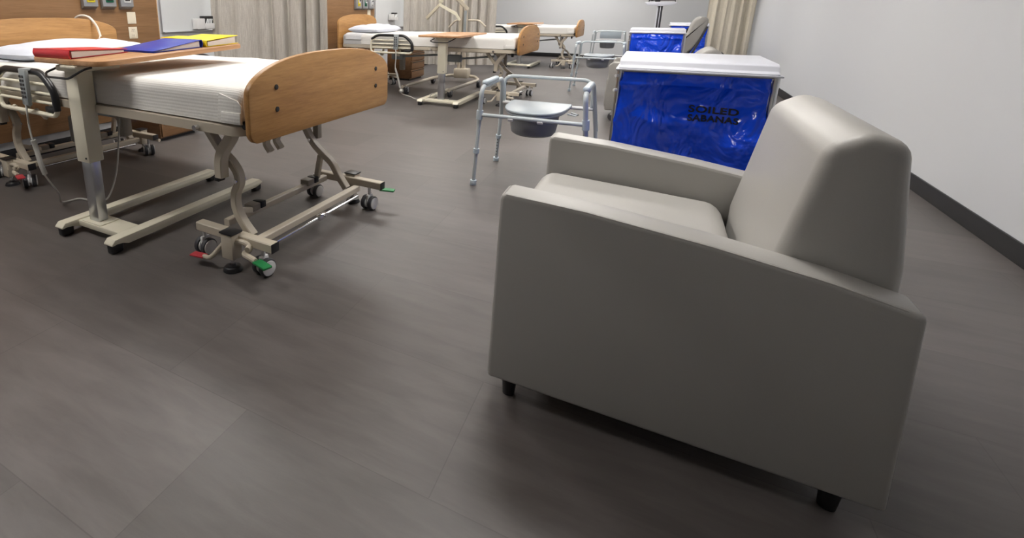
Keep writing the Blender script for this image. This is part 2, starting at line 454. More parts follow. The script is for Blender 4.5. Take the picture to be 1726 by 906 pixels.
# ------------------------------------------------------------------ beds
def board_profile(hw, zb, zs, zt, rb=.05, rs=.10, n=36):
    """footboard outline in (y,z): flat bottom with rounded corners, upright sides, arched top"""
    pts = [(-hw + rb, zb)]
    pts += [(hw - rb, zb)]
    for k in range(1, 7):
        a = -PI / 2 + k / 6 * PI / 2; pts.append((hw - rb + rb * math.cos(a), zb + rb + rb * math.sin(a)))
    for k in range(n + 1):
        u = math.cos(PI * k / n); e = abs(u)
        z = zs + (zt - zs) * (1 - e ** 2.7) ** .55
        pts.append((hw * u, z))
    for k in range(0, 6):
        a = PI + k / 6 * PI / 2; pts.append((-hw + rb + rb * math.cos(a), zb + rb + rb * math.sin(a)))
    out = []
    for p in pts:
        if not out or (abs(p[0] - out[-1][0]) + abs(p[1] - out[-1][1])) > 1e-4: out.append(p)
    return out

def caster(parent, x, y, rz=0.0, r=.042):
    """twin-wheel caster, standing on the floor at x,y; wheels roll along local x"""
    R = Matrix.Translation((x, y, 0)) @ Matrix.Rotation(rz, 4, 'Z')
    c = MB()
    c.cyl((0, 0, r + .03), (0, 0, .15), .009)
    c.box(-.024, .024, -.010, .010, r - .012, r + .052, .008)
    c.bm.transform(R)
    co = c.build('caster', M['hub_white'], parent)
    for s in (-1, 1):
        w_ = MB(); w_.cyl((0, s * .012, r), (0, s * .036, r), r, bevel=.004, n=28); w_.bm.transform(R); wo = w_.build('wheel', M['tire'], co)
        h = MB(); h.cyl((0, s * .036, r), (0, s * .041, r), r * .84, bevel=.002, n=28); h.cyl((0, s * .005, r), (0, s * .012, r), r * .8, n=24)
        h.bm.transform(R); h.build('wheel_cover', M['hub_white'], co)

def base_end(parent, ox, oy, pedal=True, side_sign=1):
    """one end of the bed base; local origin of the foot end at x=0 (bed foot)"""
    T = Matrix.Translation((ox, oy, 0))
    YN, YR = -.47, .47
    for y in (YN, YR):
        r = MB().bar([(-.445, y, .155), (.03, y, .155)], .048, .042); r.bm.transform(T)
        ro = r.build('wheel_rail', M['beige_metal'], parent)
        for xx in (.03, -.448):
            c = MB().box(xx, xx + .003, y - .0245, y + .0245, .1335, .1765, .001); c.bm.transform(T); c.build('end_cap', M['black'], ro)
        yo = y + (-.035 if y < 0 else .035)
        b = MB().box(-.235, -.165, yo - .03, yo + .03, .065, .185, .004); b.bm.transform(T); bo = b.build('brake_block', M['beige_metal'], parent)
        k = MB().box(-.24, -.16, yo - .034, yo + .034, .185, .193, .002); k.bm.transform(T); k.build('block_cap', M['black'], bo)
        st = MB(); st.cyl((-.2, yo, .03), (-.2, yo, .07), .009); st.bm.transform(T); st.build('foot_stem', M['chrome'], bo)
        ft = MB(); ft.cyl((-.2, yo, 0), (-.2, yo, .022), .046, .036, n=28, bevel=.004).cyl((-.2, yo, .022), (-.2, yo, .032), .02, .014); ft.bm.transform(T); ft.build('rubber_foot', M['black'], bo)
        s = -1 if y < 0 else 1
        # brake pedal arms: curved arms with coloured pads
        g = MB(); g.tube(spline([(-.165, yo, .15), (-.115, yo - s * .0, .155), (-.085, yo, .135), (-.10, yo + s * .02, .115), (-.06, yo + s * .03, .112), (-.02, yo + s * .035, .108)], 6), .013, 10)
        g.cyl((-.088, yo + s * .005, .145), (-.075, yo + s * .028, .145), .011); g.bm.transform(T)
        go = g.build('pedal_arm', M['beige_metal'], bo)
        gp = MB(); gp.box(-.045, .045, -.022, .022, -.005, .005, .003, mtx=T @ Matrix.Translation((.022, yo + s * .04, .105)) @ Matrix.Rotation(s * .25, 4, 'Z')); 
        if ox == 0: gp.build('brake_pad', M['green'], go)
        elif y < 0: gp.build('brake_pad', M['red_vinyl'], go)
        else: gp.bm.free()
        if y > 0 or ox != 0: continue
        h = MB(); h.tube(spline([(-.235, yo, .14), (-.265, yo + s * .01, .10), (-.29, yo + s * .045, .06), (-.325, yo + s * .045, .05), (-.34, yo + s * .045, .05)], 6), .011, 10); h.bm.transform(T)
        ho = h.build('pedal_arm', M['beige_metal'], bo)
        hp = MB(); hp.box(-.045, .03, -.02, .02, -.004, .005, .003, mtx=T @ Matrix.Translation((-.365, yo + s * .045, .048)) @ Matrix.Rotation(s * -.15, 4, 'Z')); hp.build('brake_pad', M['red_vinyl'], ho)
    for (x, y, cz) in ((-.435, -.455, 1.5), (-.05, -.46, 1.42), (-.455, .455, 1.5), (-.05, .455, 1.48)):
        caster(parent, ox + x, oy + y, cz if ox == 0 else -.48)
    r = MB().bar([(-.115, YN + .02, .13), (-.115, YR - .06, .13)], .04, .035); r.bm.transform(T); r.build('cross_bar', M['beige_metal'], parent)
    r = MB().bar([(-.36, YN + .09, .15), (-.36, YR - .04, .15)], .035, .035); r.bm.transform(T); ro = r.build('cross_bar', M['beige_metal'], parent)
    for yy in (-.20, .26):
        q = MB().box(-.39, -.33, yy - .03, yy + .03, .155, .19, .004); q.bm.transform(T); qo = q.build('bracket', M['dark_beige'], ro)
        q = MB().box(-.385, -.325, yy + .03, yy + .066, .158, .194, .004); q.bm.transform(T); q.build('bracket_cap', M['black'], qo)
    q = MB(); q.cyl((-.06, YN + .09, .115), (-.06, YR - .13, .115), .007).cyl((-.06, YR - .13, .115), (-.16, YR - .03, .10), .008)
    q.box(-.075, -.045, -.04, .03, .102, .13, .005).cyl((-.085, 0, .118), (-.035, 0, .118), .006); q.bm.transform(T); q.build('brake_rod', M['chrome'], parent)
    # S-shaped lifting legs, near and far side, both with a brace
    for y in (-.405, .375):
        prof = [(-.16, .14), (-.22, .20), (-.255, .265), (-.252, .335), (-.226, .385), (-.228, .43), (-.262, .475), (-.32, .52), (-.39, .60), (-.42, .645)]
        if y > 0: prof = [(-.16, .135), (-.215, .205), (-.262, .275), (-.33, .325), (-.39, .375), (-.43, .43), (-.47, .50), (-.52, .59), (-.545, .645)]
        l = MB().bar(spline([(a, y, b) for a, b in prof], 5), .036, .042, up=(0, 1, 0)); l.bm.transform(T)
        lo = l.build('lift_leg', M['beige_metal'], parent)
        if y < 0:
            k = MB().bar(spline([(-.19, y - .05, .655), (-.21, y - .05, .61), (-.258, y - .05, .55), (-.28, y - .05, .50), (-.284, y - .05, .42)], 5), .045, .05, up=(0, 1, 0)); k.bm.transform(T)
            ko = k.build('lift_link', M['beige_metal'], parent)
            k = MB().box(-.315, -.285, y - .07, y - .03, .40, .425, .003); k.bm.transform(T); k.build('link_cap', M['black'], ko)
            k = MB().bar([(-.25, y, .245), (-.36, y + .2, .155)], .03, .03); k.bm.transform(T); k.build('brace', M['beige_metal'], parent)
        else:
            k = MB().bar([(-.345, y, .31), (-.365, y - .02, .16)], .032, .03, up=(0, 1, 0)); k.bm.transform(T); k.build('brace', M['beige_metal'], parent)
        px = -.225 if y < 0 else -.41
        b = MB().cyl((px, y - .03, .40), (px, y + .03, .40), .010); b.bm.transform(T); b.build('pivot_bolt', M['chrome'], lo)

def pillow_mesh(lx, ly, h, seed=0):
    mb = MB(); n = 34; rnd = Vector((seed * 3.1, 1.7, 0))
    def f(sgn):
        def g(u, v):
            a, b = 2 * u - 1, 2 * v - 1
            e = max(0, (1 - abs(a) ** 3.2)) * max(0, (1 - abs(b) ** 3.2))
            th = h / 2 * e ** .42
            ns = noise.noise(Vector((a * 2.2, b * 2.2, sgn)) + rnd) * .022 * e
            crease = .010 * e * math.sin(6 * a + 4 * b * b + 3 * noise.noise(Vector((a * 1.5, b * 1.5, 4)) + rnd))
            return Vector((a * lx / 2 * (1 - .05 * b * b), b * ly / 2 * (1 - .06 * a * a), sgn * th + (ns + crease if sgn > 0 else 0)))
        return g
    mb.grid(f(1), n, n); mb.grid(f(-1), n, n)
    bmesh.ops.remove_doubles(mb.bm, verts=mb.bm.verts, dist=.0005)
    return mb

def soft_slab(x0, x1, y0, y1, z0, z1, bev, wr, seed=0, sag=0.0):
    """rounded mattress-like slab with gentle wrinkles"""
    mb = MB(); nx, ny = 80, 30
    prof = []
    m_ = 7
    def ring(t):  # around y-z section
        return t
    sec = []
    for k in range(m_): a = PI + k / (m_ - 1) * PI / 2 * 0 ; 
    # section path: bottom-left up over the top to bottom-right
    zz = [z0 + (z1 - bev - z0) * i / 6 for i in range(7)]
    sec += [(y0, z) for z in zz]
    sec += [(y0 + bev - bev * math.cos(a), z1 - bev + bev * math.sin(a)) for a in [PI / 2 * i / 6 for i in range(1, 7)]]
    sec += [(y0 + bev + (y1 - y0 - 2 * bev) * i / 24, z1) for i in range(1, 24)]
    sec += [(y1 - bev + bev * math.sin(a), z1 - bev + bev * math.cos(a)) for a in [PI / 2 * i / 6 for i in range(0, 7)]]
    sec += [(y1, z) for z in zz[::-1][1:]]
    xs = [x0 + bev - bev * math.cos(PI / 2 * i / 5) for i in range(6)] + [x0 + bev + (x1 - x0 - 2 * bev) * i / nx for i in range(1, nx)] + [x1 - bev + bev * math.sin(PI / 2 * i / 5) for i in range(6)]
    yc = (y0 + y1) / 2; sd = Vector((seed * 7.3, seed * 1.1, 0)); rows = []
    for x in xs:
        e = 0.0
        if x < x0 + bev: e = bev - math.sqrt(max(0, bev ** 2 - (x0 + bev - x) ** 2))
        if x > x1 - bev: e = bev - math.sqrt(max(0, bev ** 2 - (x - x1 + bev) ** 2))
        row = []
        for (y, z) in sec:
            hh = (z - z0) / (z1 - z0)
            n1 = noise.noise(Vector((x * 2.3, y * 2.5, z * 2)) + sd); n2 = noise.noise(Vector((x * 7, y * 6, z * 9)) + sd)
            dz = wr * (n1 + .4 * n2) * hh - sag * (1 - ((y - yc) / (y1 - yc)) ** 2) * 0
            dy = wr * .9 * (n1 + .5 * n2) * (1 if abs(y - yc) > (y1 - yc) * .9 else 0)
            yy = yc + (y - yc) * (1 - e / (y1 - yc) * .8)
            row.append(mb.bm.verts.new((x, yy + dy, z - e * hh + dz)))
        rows.append(row)
    for i in range(len(rows) - 1):
        for j in range(len(sec) - 1): mb.bm.faces.new((rows[i][j], rows[i + 1][j], rows[i + 1][j + 1], rows[i][j + 1]))
        mb.bm.faces.new((rows[i][0], rows[i][-1], rows[i + 1][-1], rows[i + 1][0]))
    mb.bm.faces.new(rows[0]); mb.bm.faces.new(rows[-1][::-1])
    return mb

HBX = -2.535   # headboard x, local
def make_bed(label):
    t = thing('hospital_bed', label, 'hospital bed', (-1.335, 2.025, 0), -.04, 'hospital beds in the ward')
    fb = MB().prism(board_profile(.556, .628, .83, .972), 'x', -.018, .012, .006).build('footboard', M['oak_board'], t)
    for y in (-.395, .415):
        for z in (.752, .845):
            MB().cyl((.010, y, z), (.016, y, z), .011, bevel=.001).build('screw', M['slot'], fb)
    MB().prism(board_profile(.56, .60, .99, 1.10), 'x', HBX - .03, HBX, .006).build('headboard', M['oak_board'], t)
    # deck frame
    f = MB()
    loop = fillet_loop([(-.05, -.535, .672), (-.05, .535, .672), (-2.50, .535, .672), (-2.50, -.535, .672)], .09)
    f.sweep(loop, [(-.016, -.02), (.016, -.02), (.016, .02), (-.016, .02)], closed=True)
    for k in range(8): f.box(-.25 - k * .29, -.21 - k * .29, -.52, .52, .655, .685, .002)
    for y in (-.30, .30): f.box(-2.48, -.07, y - .02, y + .02, .625, .66, .003)
    f.build('deck_frame', M['beige_metal'], t)
    d = MB()
    for (x0, x1) in ((-.62, -.06), (-1.05, -.64), (-1.38, -1.07), (-2.48, -1.40)): d.box(x0, x1, -.50, .50, .686, .694, .003)
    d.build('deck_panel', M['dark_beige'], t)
    b = MB()
    for x in (-.30, -1.12, -1.7): b.cyl((x, -.575, .668), (x, -.55, .668), .012)
    b.build('frame_bolt', M['chrome'], t)
    MB().cyl((-.045, -.53, .70), (-.045, -.50, .70), .018).build('bumper', M['black'], t); MB().cyl((-.10, -.42, .60), (-.10, -.42, .655), .014, .02).build('bumper', M['black'], t)
    mt = soft_slab(-2.50, -.06, -.52, .52, .695, .83, .035, .003, 1).build('mattress', M['mattress'], t, 60)
    bl = soft_slab(-2.20, -.048, -.535, .535, .700, .845, .045, .007, 2).build('blanket', M['blanket'], t, 60)
    fl = MB()
    # mitred corner tuck at the foot end
    fl.prism([(-.05, .702), (-.19, .700), (-.185, .745), (-.172, .825), (-.07, .80), (-.05, .78)], 'y', -.541, -.534, .003)
    fl.prism([(-.05, .703), (-.165, .703), (-.16, .75), (-.05, .752)], 'y', -.549, -.540, .003)
    fl.build('blanket_corner', M['blanket'], bl)
    sh = soft_slab(-2.47, -2.12, -.528, .528, .76, .848, .042, .006, 4).build('top_sheet', M['sheet'], t, 60)
    # lifting linkages
    base_end(t, 0.0, 0.0)
    base_end(t, -2.15, .05)
    h = MB()
    for y in (-.03, .05):
        h.bar(spline([(-.36, y, .62), (-.37, y, .53), (-.40, y, .47), (-.37, y, .425)], 5), .022, .045, up=(0, 1, 0))
    h.build('hinge_hook', M['beige_metal'], t)
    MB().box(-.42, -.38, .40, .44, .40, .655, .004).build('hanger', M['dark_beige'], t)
    for (x0, x1, y) in ((-.45, -1.0, .02), (-1.15, -1.85, -.02)):
        a = MB(); a.cyl((x0, y, .56), (x1, y, .50), .014).build('actuator_rod', M['grey_plastic'], t)
        MB().box(x1 - .10, x1 + .10, y - .045, y + .045, .46, .56, .02).build('motor', M['grey_plastic'], t)
    MB().box(-1.87, -1.80, .05, .12, .30, .66, .008).build('mast_block', M['dark_beige'], t)
    # side rail, one on each long side
    for s in (-1, 1):
        y = s * .575
        xr, xl = -1.38, -2.0
        lp = fillet_loop([(xr, y, .60), (xr, y, .73), (xr - .11, y, .828), (xl + .11, y, .828), (xl, y, .76), (xl, y, .60)], .05, 6)
        r = MB().tube(lp, .013, 10, closed=True)
        for z in (.765, .715, .665): r.tube([(xr - (.045 if z > .74 else .0), y, z), (xl + .02, y, z)], .009, 8)
        ro = r.build('side_rail', M['cream_metal'], t)
        g = MB(); g.tube(fillet([(xr, y, .63), (xr, y, .735), (xr - .11, y, .83), (xl + .10, y, .83), (xl + .01, y, .775)], .05, 6), .019, 12); g.build('rail_grip', M['black'], ro)
        g = MB().box(xr - .11, xr - .02, y - .010, y + .010, .615, .650, .01); g.build('rail_latch', M['black'], ro)
        g = MB()
        for xx in (-1.6, -1.85): g.bar([(xx, y, .62), (xx, y - s * .04, .56), (xx, y - s * .08, .60), (xx, y - s * .08, .655)], .03, .012)
        g.build('rail_bracket', M['beige_metal'], ro)
    return t

bed = make_bed('nearest hospital bed, with three binders on the table over it')
bed2 = dup(bed, (-1.385, 6.75, 0), -.01, 'middle hospital bed with its pillow, beside the patient lift', ('brake_pad',))
bed3 = dup(bed, (-1.37, 11.6, 0), 0, 'farthest hospital bed, against the white end wall', ('brake_pad',))

def bed_pendant(parent, ln):
    y = -.60
    p = MB().box(-.034, .034, -.013, .013, -.10, .10, .010, mtx=Matrix.Translation((-1.60, y - .012, .745)) @ Matrix.Rotation(.06, 4, 'Y')); po = p.build('hand_control', M['grey_plastic'], parent)
    k = MB().box(-1.635, -1.565, y - .02, y + .03, .835, .848, .004); k.build('control_hook', M['grey_plastic'], po)
    b = MB()
    for r_ in range(6):
        for c_ in range(2): b.box(-1.622 + c_ * .026, -1.604 + c_ * .026, y - .028, y - .022, .80 - r_ * .022, .813 - r_ * .022, .001)
    b.build('button', M['dark_steel'], po)
    c = MB()
    if ln == 1:
        c.tube(spline([(-1.61, y - .02, .65), (-1.60, y - .025, .60), (-1.615, y - .02, .54), (-1.605, y - .02, .46), (-1.60, y - .01, .40), (-1.575, y - .01, .31), (-1.57, y, .24),
                       (-1.62, y + .08, .10), (-1.68, y + .12, .02), (-1.68, y + .22, .008), (-1.60, y + .24, .008), (-1.53, y + .25, .008), (-1.52, y + .32, .02),
                       (-1.57, y + .42, .14), (-1.70, y + .54, .29), (-1.80, y + .62, .37), (-1.83, y + .66, .45), (-1.83, y + .68, .64)], 8), .0055, 8)
        s_ = MB(); s_.tube(spline([(-1.602, y - .018, .45), (-1.60, y - .01, .40), (-1.575, y - .01, .31), (-1.57, y, .25)], 6), .014, 10)
    else:
        c.tube(spline([(-1.60, y - .02, .65), (-1.59, y - .025, .55), (-1.60, y - .02, .40), (-1.55, y - .02, .25), (-1.52, y - .02, .14), (-1.50, y, .06), (-1.40, y + .06, .02), (-1.30, y - .02, .01), (-1.12, y - .10, .01)], 8), .007, 8)
        ring = [(-1.0 + .055 * math.cos(a), y - .10, .065 + .055 * math.sin(a)) for a in [k / 12 * PI * 2.2 for k in range(13)]]
        c.tube(ring, .006, 8)
        s_ = MB(); s_.tube(spline([(-1.60, y - .02, .40), (-1.55, y - .02, .25), (-1.52, y - .02, .14)], 6), .013, 10); s_.sphere((-1.51, y - .01, .10), .03)
    co = c.build('control_cord', M['cord'], po)
    s_.build('coiled_cord', M['cord'], co)
MB().box(-2.30, -2.15, -.06, .06, .22, .42, .02).build('control_box', M['grey_plastic'], bed)
bed_pendant(bed, 1); bed_pendant(bed2, 2)

def pillow(loc, rz, label, lx, ly, h, seed, tilt=0.0):
    o = pillow_mesh(lx, ly, h, seed).build('pillow', M['pillow'], None, 60)
    o.location = loc; o.rotation_euler = (0, tilt, rz); tag(o, label, 'pillow', 'bed pillows')
pillow((-3.52, 2.10, .888), 0, 'white pillow on the nearest bed under the call cord', .56, .90, .12, 1)
pillow((-3.60, 6.70, .892), 0, 'white creased pillow on the middle bed', .50, .82, .125, 2)

# call cord draped over the nearest headboard
c = MB(); c.tube(spline([(-3.99, 2.43, 1.02), (-3.975, 2.435, 1.09), (-3.93, 2.45, 1.112), (-3.865, 2.475, 1.102), (-3.825, 2.50, 1.042), (-3.812, 2.51, .987), (-3.80, 2.51, .955)], 8), .0085, 10)
c.tube(spline([(-3.812, 2.51, .96), (-3.78, 2.49, .952), (-3.74, 2.46, .95), (-3.70, 2.43, .95)], 8), .0035, 8)
tag(c.build('call_cord', M['white_cord']), 'white call cord looped over the nearest headboard onto the pillow', 'cord')

# ------------------------------------------------------------------ overbed tables
def make_table(label, h=.925, loc=(-2.39, 1.40, 0), rz=0.0, tilt=0.0, yr=(-.09, 1.03), lx=.235, cx=0.0, xr=(-.27, .27), rc=.045):
    t = thing('overbed_table', label, 'overbed table', loc, rz, 'overbed tables')
    # base: H frame; local y runs under the bed
    for x in (-lx, lx):
        b = MB()
        w_ = .033
        prof = [(-.06, .055), (-.04, .075), (1.01, .075), (1.035, .055), (1.035, .05), (1.0, .038), (.97, .032), (.03, .032), (.0, .045), (-.03, .05), (-.06, .047)]
        b.prism(prof, 'x', x - w_, x + w_, .003)
        lo = b.build('base_leg', M['cream_metal'], t)
        for yy in (-.025, 1.0):
            c = MB().box(x - .024, x + .024, yy - .03, yy + .035, .0, .05, .012, 3); c.build('floor_caster', M['black'], lo)
    MB().box(-lx + .03, lx - .03, .03, .15, .038, .068, .004).build('cross_bar', M['cream_metal'], t)
    MB().box(cx - .075, cx + .085, .035, .145, .068, .073, .002).build('base_plate', M['cream_metal'], t)
    MB().box(cx - .040, cx + .040, .058, .112, .073, .45, .004).build('inner_column', M['brushed'], t)
    co = MB().box(cx - .052, cx + .050, .045, .128, .40, h - .055, .006).build('outer_column', M['cream_metal'], t)
    MB().cyl((cx + .03, .042, .425), (cx + .03, .047, .425), .005).build('screw', M['slot'], co)
    hd = MB().box(cx - .08, cx + .10, .02, .25, h - .06, h - .03, .01).box(-.06, .06, -.01, .30, h - .038, h - .026, .003).build('top_bracket', M['cream_metal'], t)
    MB().tube(fillet([(-.10 + cx, .05, h - .045), (-.145 + cx, .01, h - .07), (-.09 + cx, -.02, h - .085), (.09 + cx, -.02, h - .085), (.17 + cx, .01, h - .04), (.17 + cx, .05, h - .034)], .02), .0055, 8).build('release_handle', M['black'], hd)
    x0, x1, y0, y1 = xr[0], xr[1], yr[0], yr[1]
    lp = fillet_loop([(x0, y0, 0), (x1, y0, 0), (x1, y1, 0), (x0, y1, 0)], rc, 6)
    tp = MB().prism([(p.x, p.y) for p in lp], 'z', h - .025, h, .004)
    tp.bm.transform(Matrix.Translation((0, -.06, h)) @ Matrix.Rotation(tilt, 4, 'X') @ Matrix.Translation((0, .06, -h)))
    tp.build('tabletop', M['table_wood'], t)
    return t
t1 = make_table('cream overbed table carrying the binders over the nearest bed', tilt=.033, yr=(.0, .95), lx=.205, cx=-.075, xr=(-.34, .235), rc=.08)
t2 = make_table('cream overbed table with a bare wooden top across the middle bed', .865, (-2.24, 5.84, 0))
t3 = make_table('overbed table with a bare top at the farthest bed', .90, (-2.42, 10.78, 0))

# ------------------------------------------------------------------ binders on table 1
TZ = .9255
def binder(name_label, loc, rz, cover, kind='closed', th0=.018, th1=.05, L=.30, W=.27):
    """flat ring binder: local x from spine (0) to opening (W); y along spine"""
    t = thing('ring_binder', name_label, 'binder', loc, rz, 'ring binders on the table')
    MB().box(0, W, 0, L, 0, .003, .001).build('back_cover', cover, t)
    MB().prism([(.004, 0.0), (W, 0.0), (W, .003), (.0, .003)], 'y', 0, L)
    sp = MB(); n = 10
    out = [( -.012 - .5 * th1 * .35 * math.sin(PI * k / n), th1 * k / n) for k in range(n + 1)]
    inn = [(x + .004, z) for x, z in out[::-1]]
    sp.prism(out + inn, 'y', 0, L); sp.build('spine', cover, t, 60)
    MB().prism([(-.014, th1 - .003), (W, th0), (W, th0 + .003), (-.014, th1)], 'y', 0, L, .0008).build('front_cover', cover, t)
    MB().prism([(.0, .004), (W - .02, .004), (W - .02, th0 - .002), (.03, th1 - .008), (.0, th1 - .008)], 'y', .006, L - .008).build('paper_stack', M['paper'], t)
    r = MB()
    for y in (.05, L / 2, L - .05):
        r.tube([(.02 + .016 * math.cos(a), y, th1 * .45 + .016 * math.sin(a)) for a in [2 * PI * k / 14 for k in range(14)]], .0018, 6, closed=True)
    r.build('rings', M['chrome'], t)
    return t
TT = Matrix.Rotation(.033, 4, 'X')
def lay(b, x, y, rz):
    b.rotation_mode = 'QUATERNION'
    b.location = (x, y, .9265 + .033 * (y - 1.34)); b.rotation_quaternion = (TT @ Matrix.Rotation(rz, 4, 'Z')).to_quaternion()
    return b
lay(binder('red ring binder with its thick spine at the near end of the table', (0, 0, 0), 0, M['binder_red'], th0=.016, th1=.042, L=.29, W=.30), -2.39, 1.425, PI / 2 + .02)
lay(binder('blue ring binder lying in the middle of the table', (0, 0, 0), 0, M['binder_blue'], th0=.006, th1=.042, L=.31, W=.31), -2.53, 2.065, -PI / 2 - .02)
yb = lay(binder('yellow ring binder lying propped open at the far end of the table', (0, 0, 0), 0, M['binder_yellow'], th0=.045, th1=.036, L=.31, W=.235), -2.20, 2.10, PI / 2 - .02)
MB().box(.03, .16, .31, .44, .036, .040, .001).build('cover_flap', M['binder_yellow'], yb)

# ------------------------------------------------------------------ cabinets
def cabinet(loc, label, w_=.55, d=.44, h=.62):
    t = thing('bedside_cabinet', label, 'bedside cabinet', loc, 0, 'bedside cabinets')
    MB().box(-d, 0, 0, w_, .03, h, .003).build('body', M['cabinet_wood'], t)
    MB().box(-d - .0, .025, -.012, w_ + .012, h, h + .025, .005).build('top', M['cabinet_wood'], t)
    MB().box(-d + .02, -.03, .02, w_ - .02, .0, .03).build('plinth', M['base_black'], t)
    for k in range(4):
        z0 = .045 + k * .143
        dr = MB().box(0, .02, .01, w_ - .01, z0, z0 + .128, .003).build('drawer', M['cabinet_wood'], t)
        MB().box(.02, .03, .03, w_ - .03, z0 + .108, z0 + .120, .003).build('pull', M['slot'], dr)
cabinet((-3.52, 7.82, 0), 'wooden drawer cabinet under the far side of the middle bed')
cabinet((-3.78, 2.95, 0), 'wooden drawer cabinet on the wall side of the nearest bed', .44, .42)

# ------------------------------------------------------------------ patient lift
t = thing('patient_lift', 'beige wheeled patient lift standing behind the middle bed', 'patient lift', (-2.72, 8.05, 0))
MB().tube(fillet([(-.33, -1.55, .10), (-.33, -.35, .10), (-.20, .12, .10), (.20, .12, .10), (.40, -.30, .10), (.37, -1.55, .10)], .12), .024, 12).build('base_frame', M['beige_metal'], t)
def lift_caster(x, y, r=.055):
    c = MB().cyl((x, y, r), (x, y, .115), .012).box(x - .024, x + .024, y - .03, y + .03, r + .01, r + .055, .012); co = c.build('caster', M['brushed'], t)
    for s in (-1, 1): w_ = MB().cyl((x + s * .004, y, r), (x + s * .022, y, r), r, bevel=.005, n=24); w_.build('wheel', M['tire'], co)
    MB().cyl((x - .026, y, r), (x + .026, y, r), r * .4).build('hub', M['brushed'], co)
for p in ((-.26, -1.55), (.37, -1.50), (.44, -.42), (-.36, -.30)): lift_caster(*p)
MB().box(-.12, .12, -.02, .16, .07, .23, .02).build('base_box', M['beige_metal'], t)
ms = MB().box(-.075, -.02, .02, .09, .12, 1.42, .006).box(.0, .05, .03, .10, .2, 1.2, .01).build('mast', M['beige_metal'], t)
MB().cyl((.025, .02, .55), (.025, .02, 1.15), .022).build('actuator', M['grey_plastic'], t)
bm_ = MB().bar([(.06, .05, 1.17), (-.10, -.05, 1.33), (-.24, -.3, 1.42)], .045, .05).build('boom', M['beige_metal'], t)
sp = MB().bar([(-.55, -.18, 1.03), (-.30, -.28, 1.24), (-.08, -.12, 1.10)], .045, .05).bar([(-.08, -.12, 1.10), (-.02, -.10, 1.0)], .035, .04)
sp.cyl((-.29, -.27, 1.22), (-.27, -.28, 1.44), .02).sphere((-.28, -.28, 1.30), .04)
sp.build('spreader_bar', M['cream_metal'], t)
MB().tube(fillet([(-.28, .12, .88), (-.17, .14, 1.0), (.22, .14, 1.0), (.34, .12, .90)], .05), .015, 10).build('push_handle', M['beige_metal'], t)

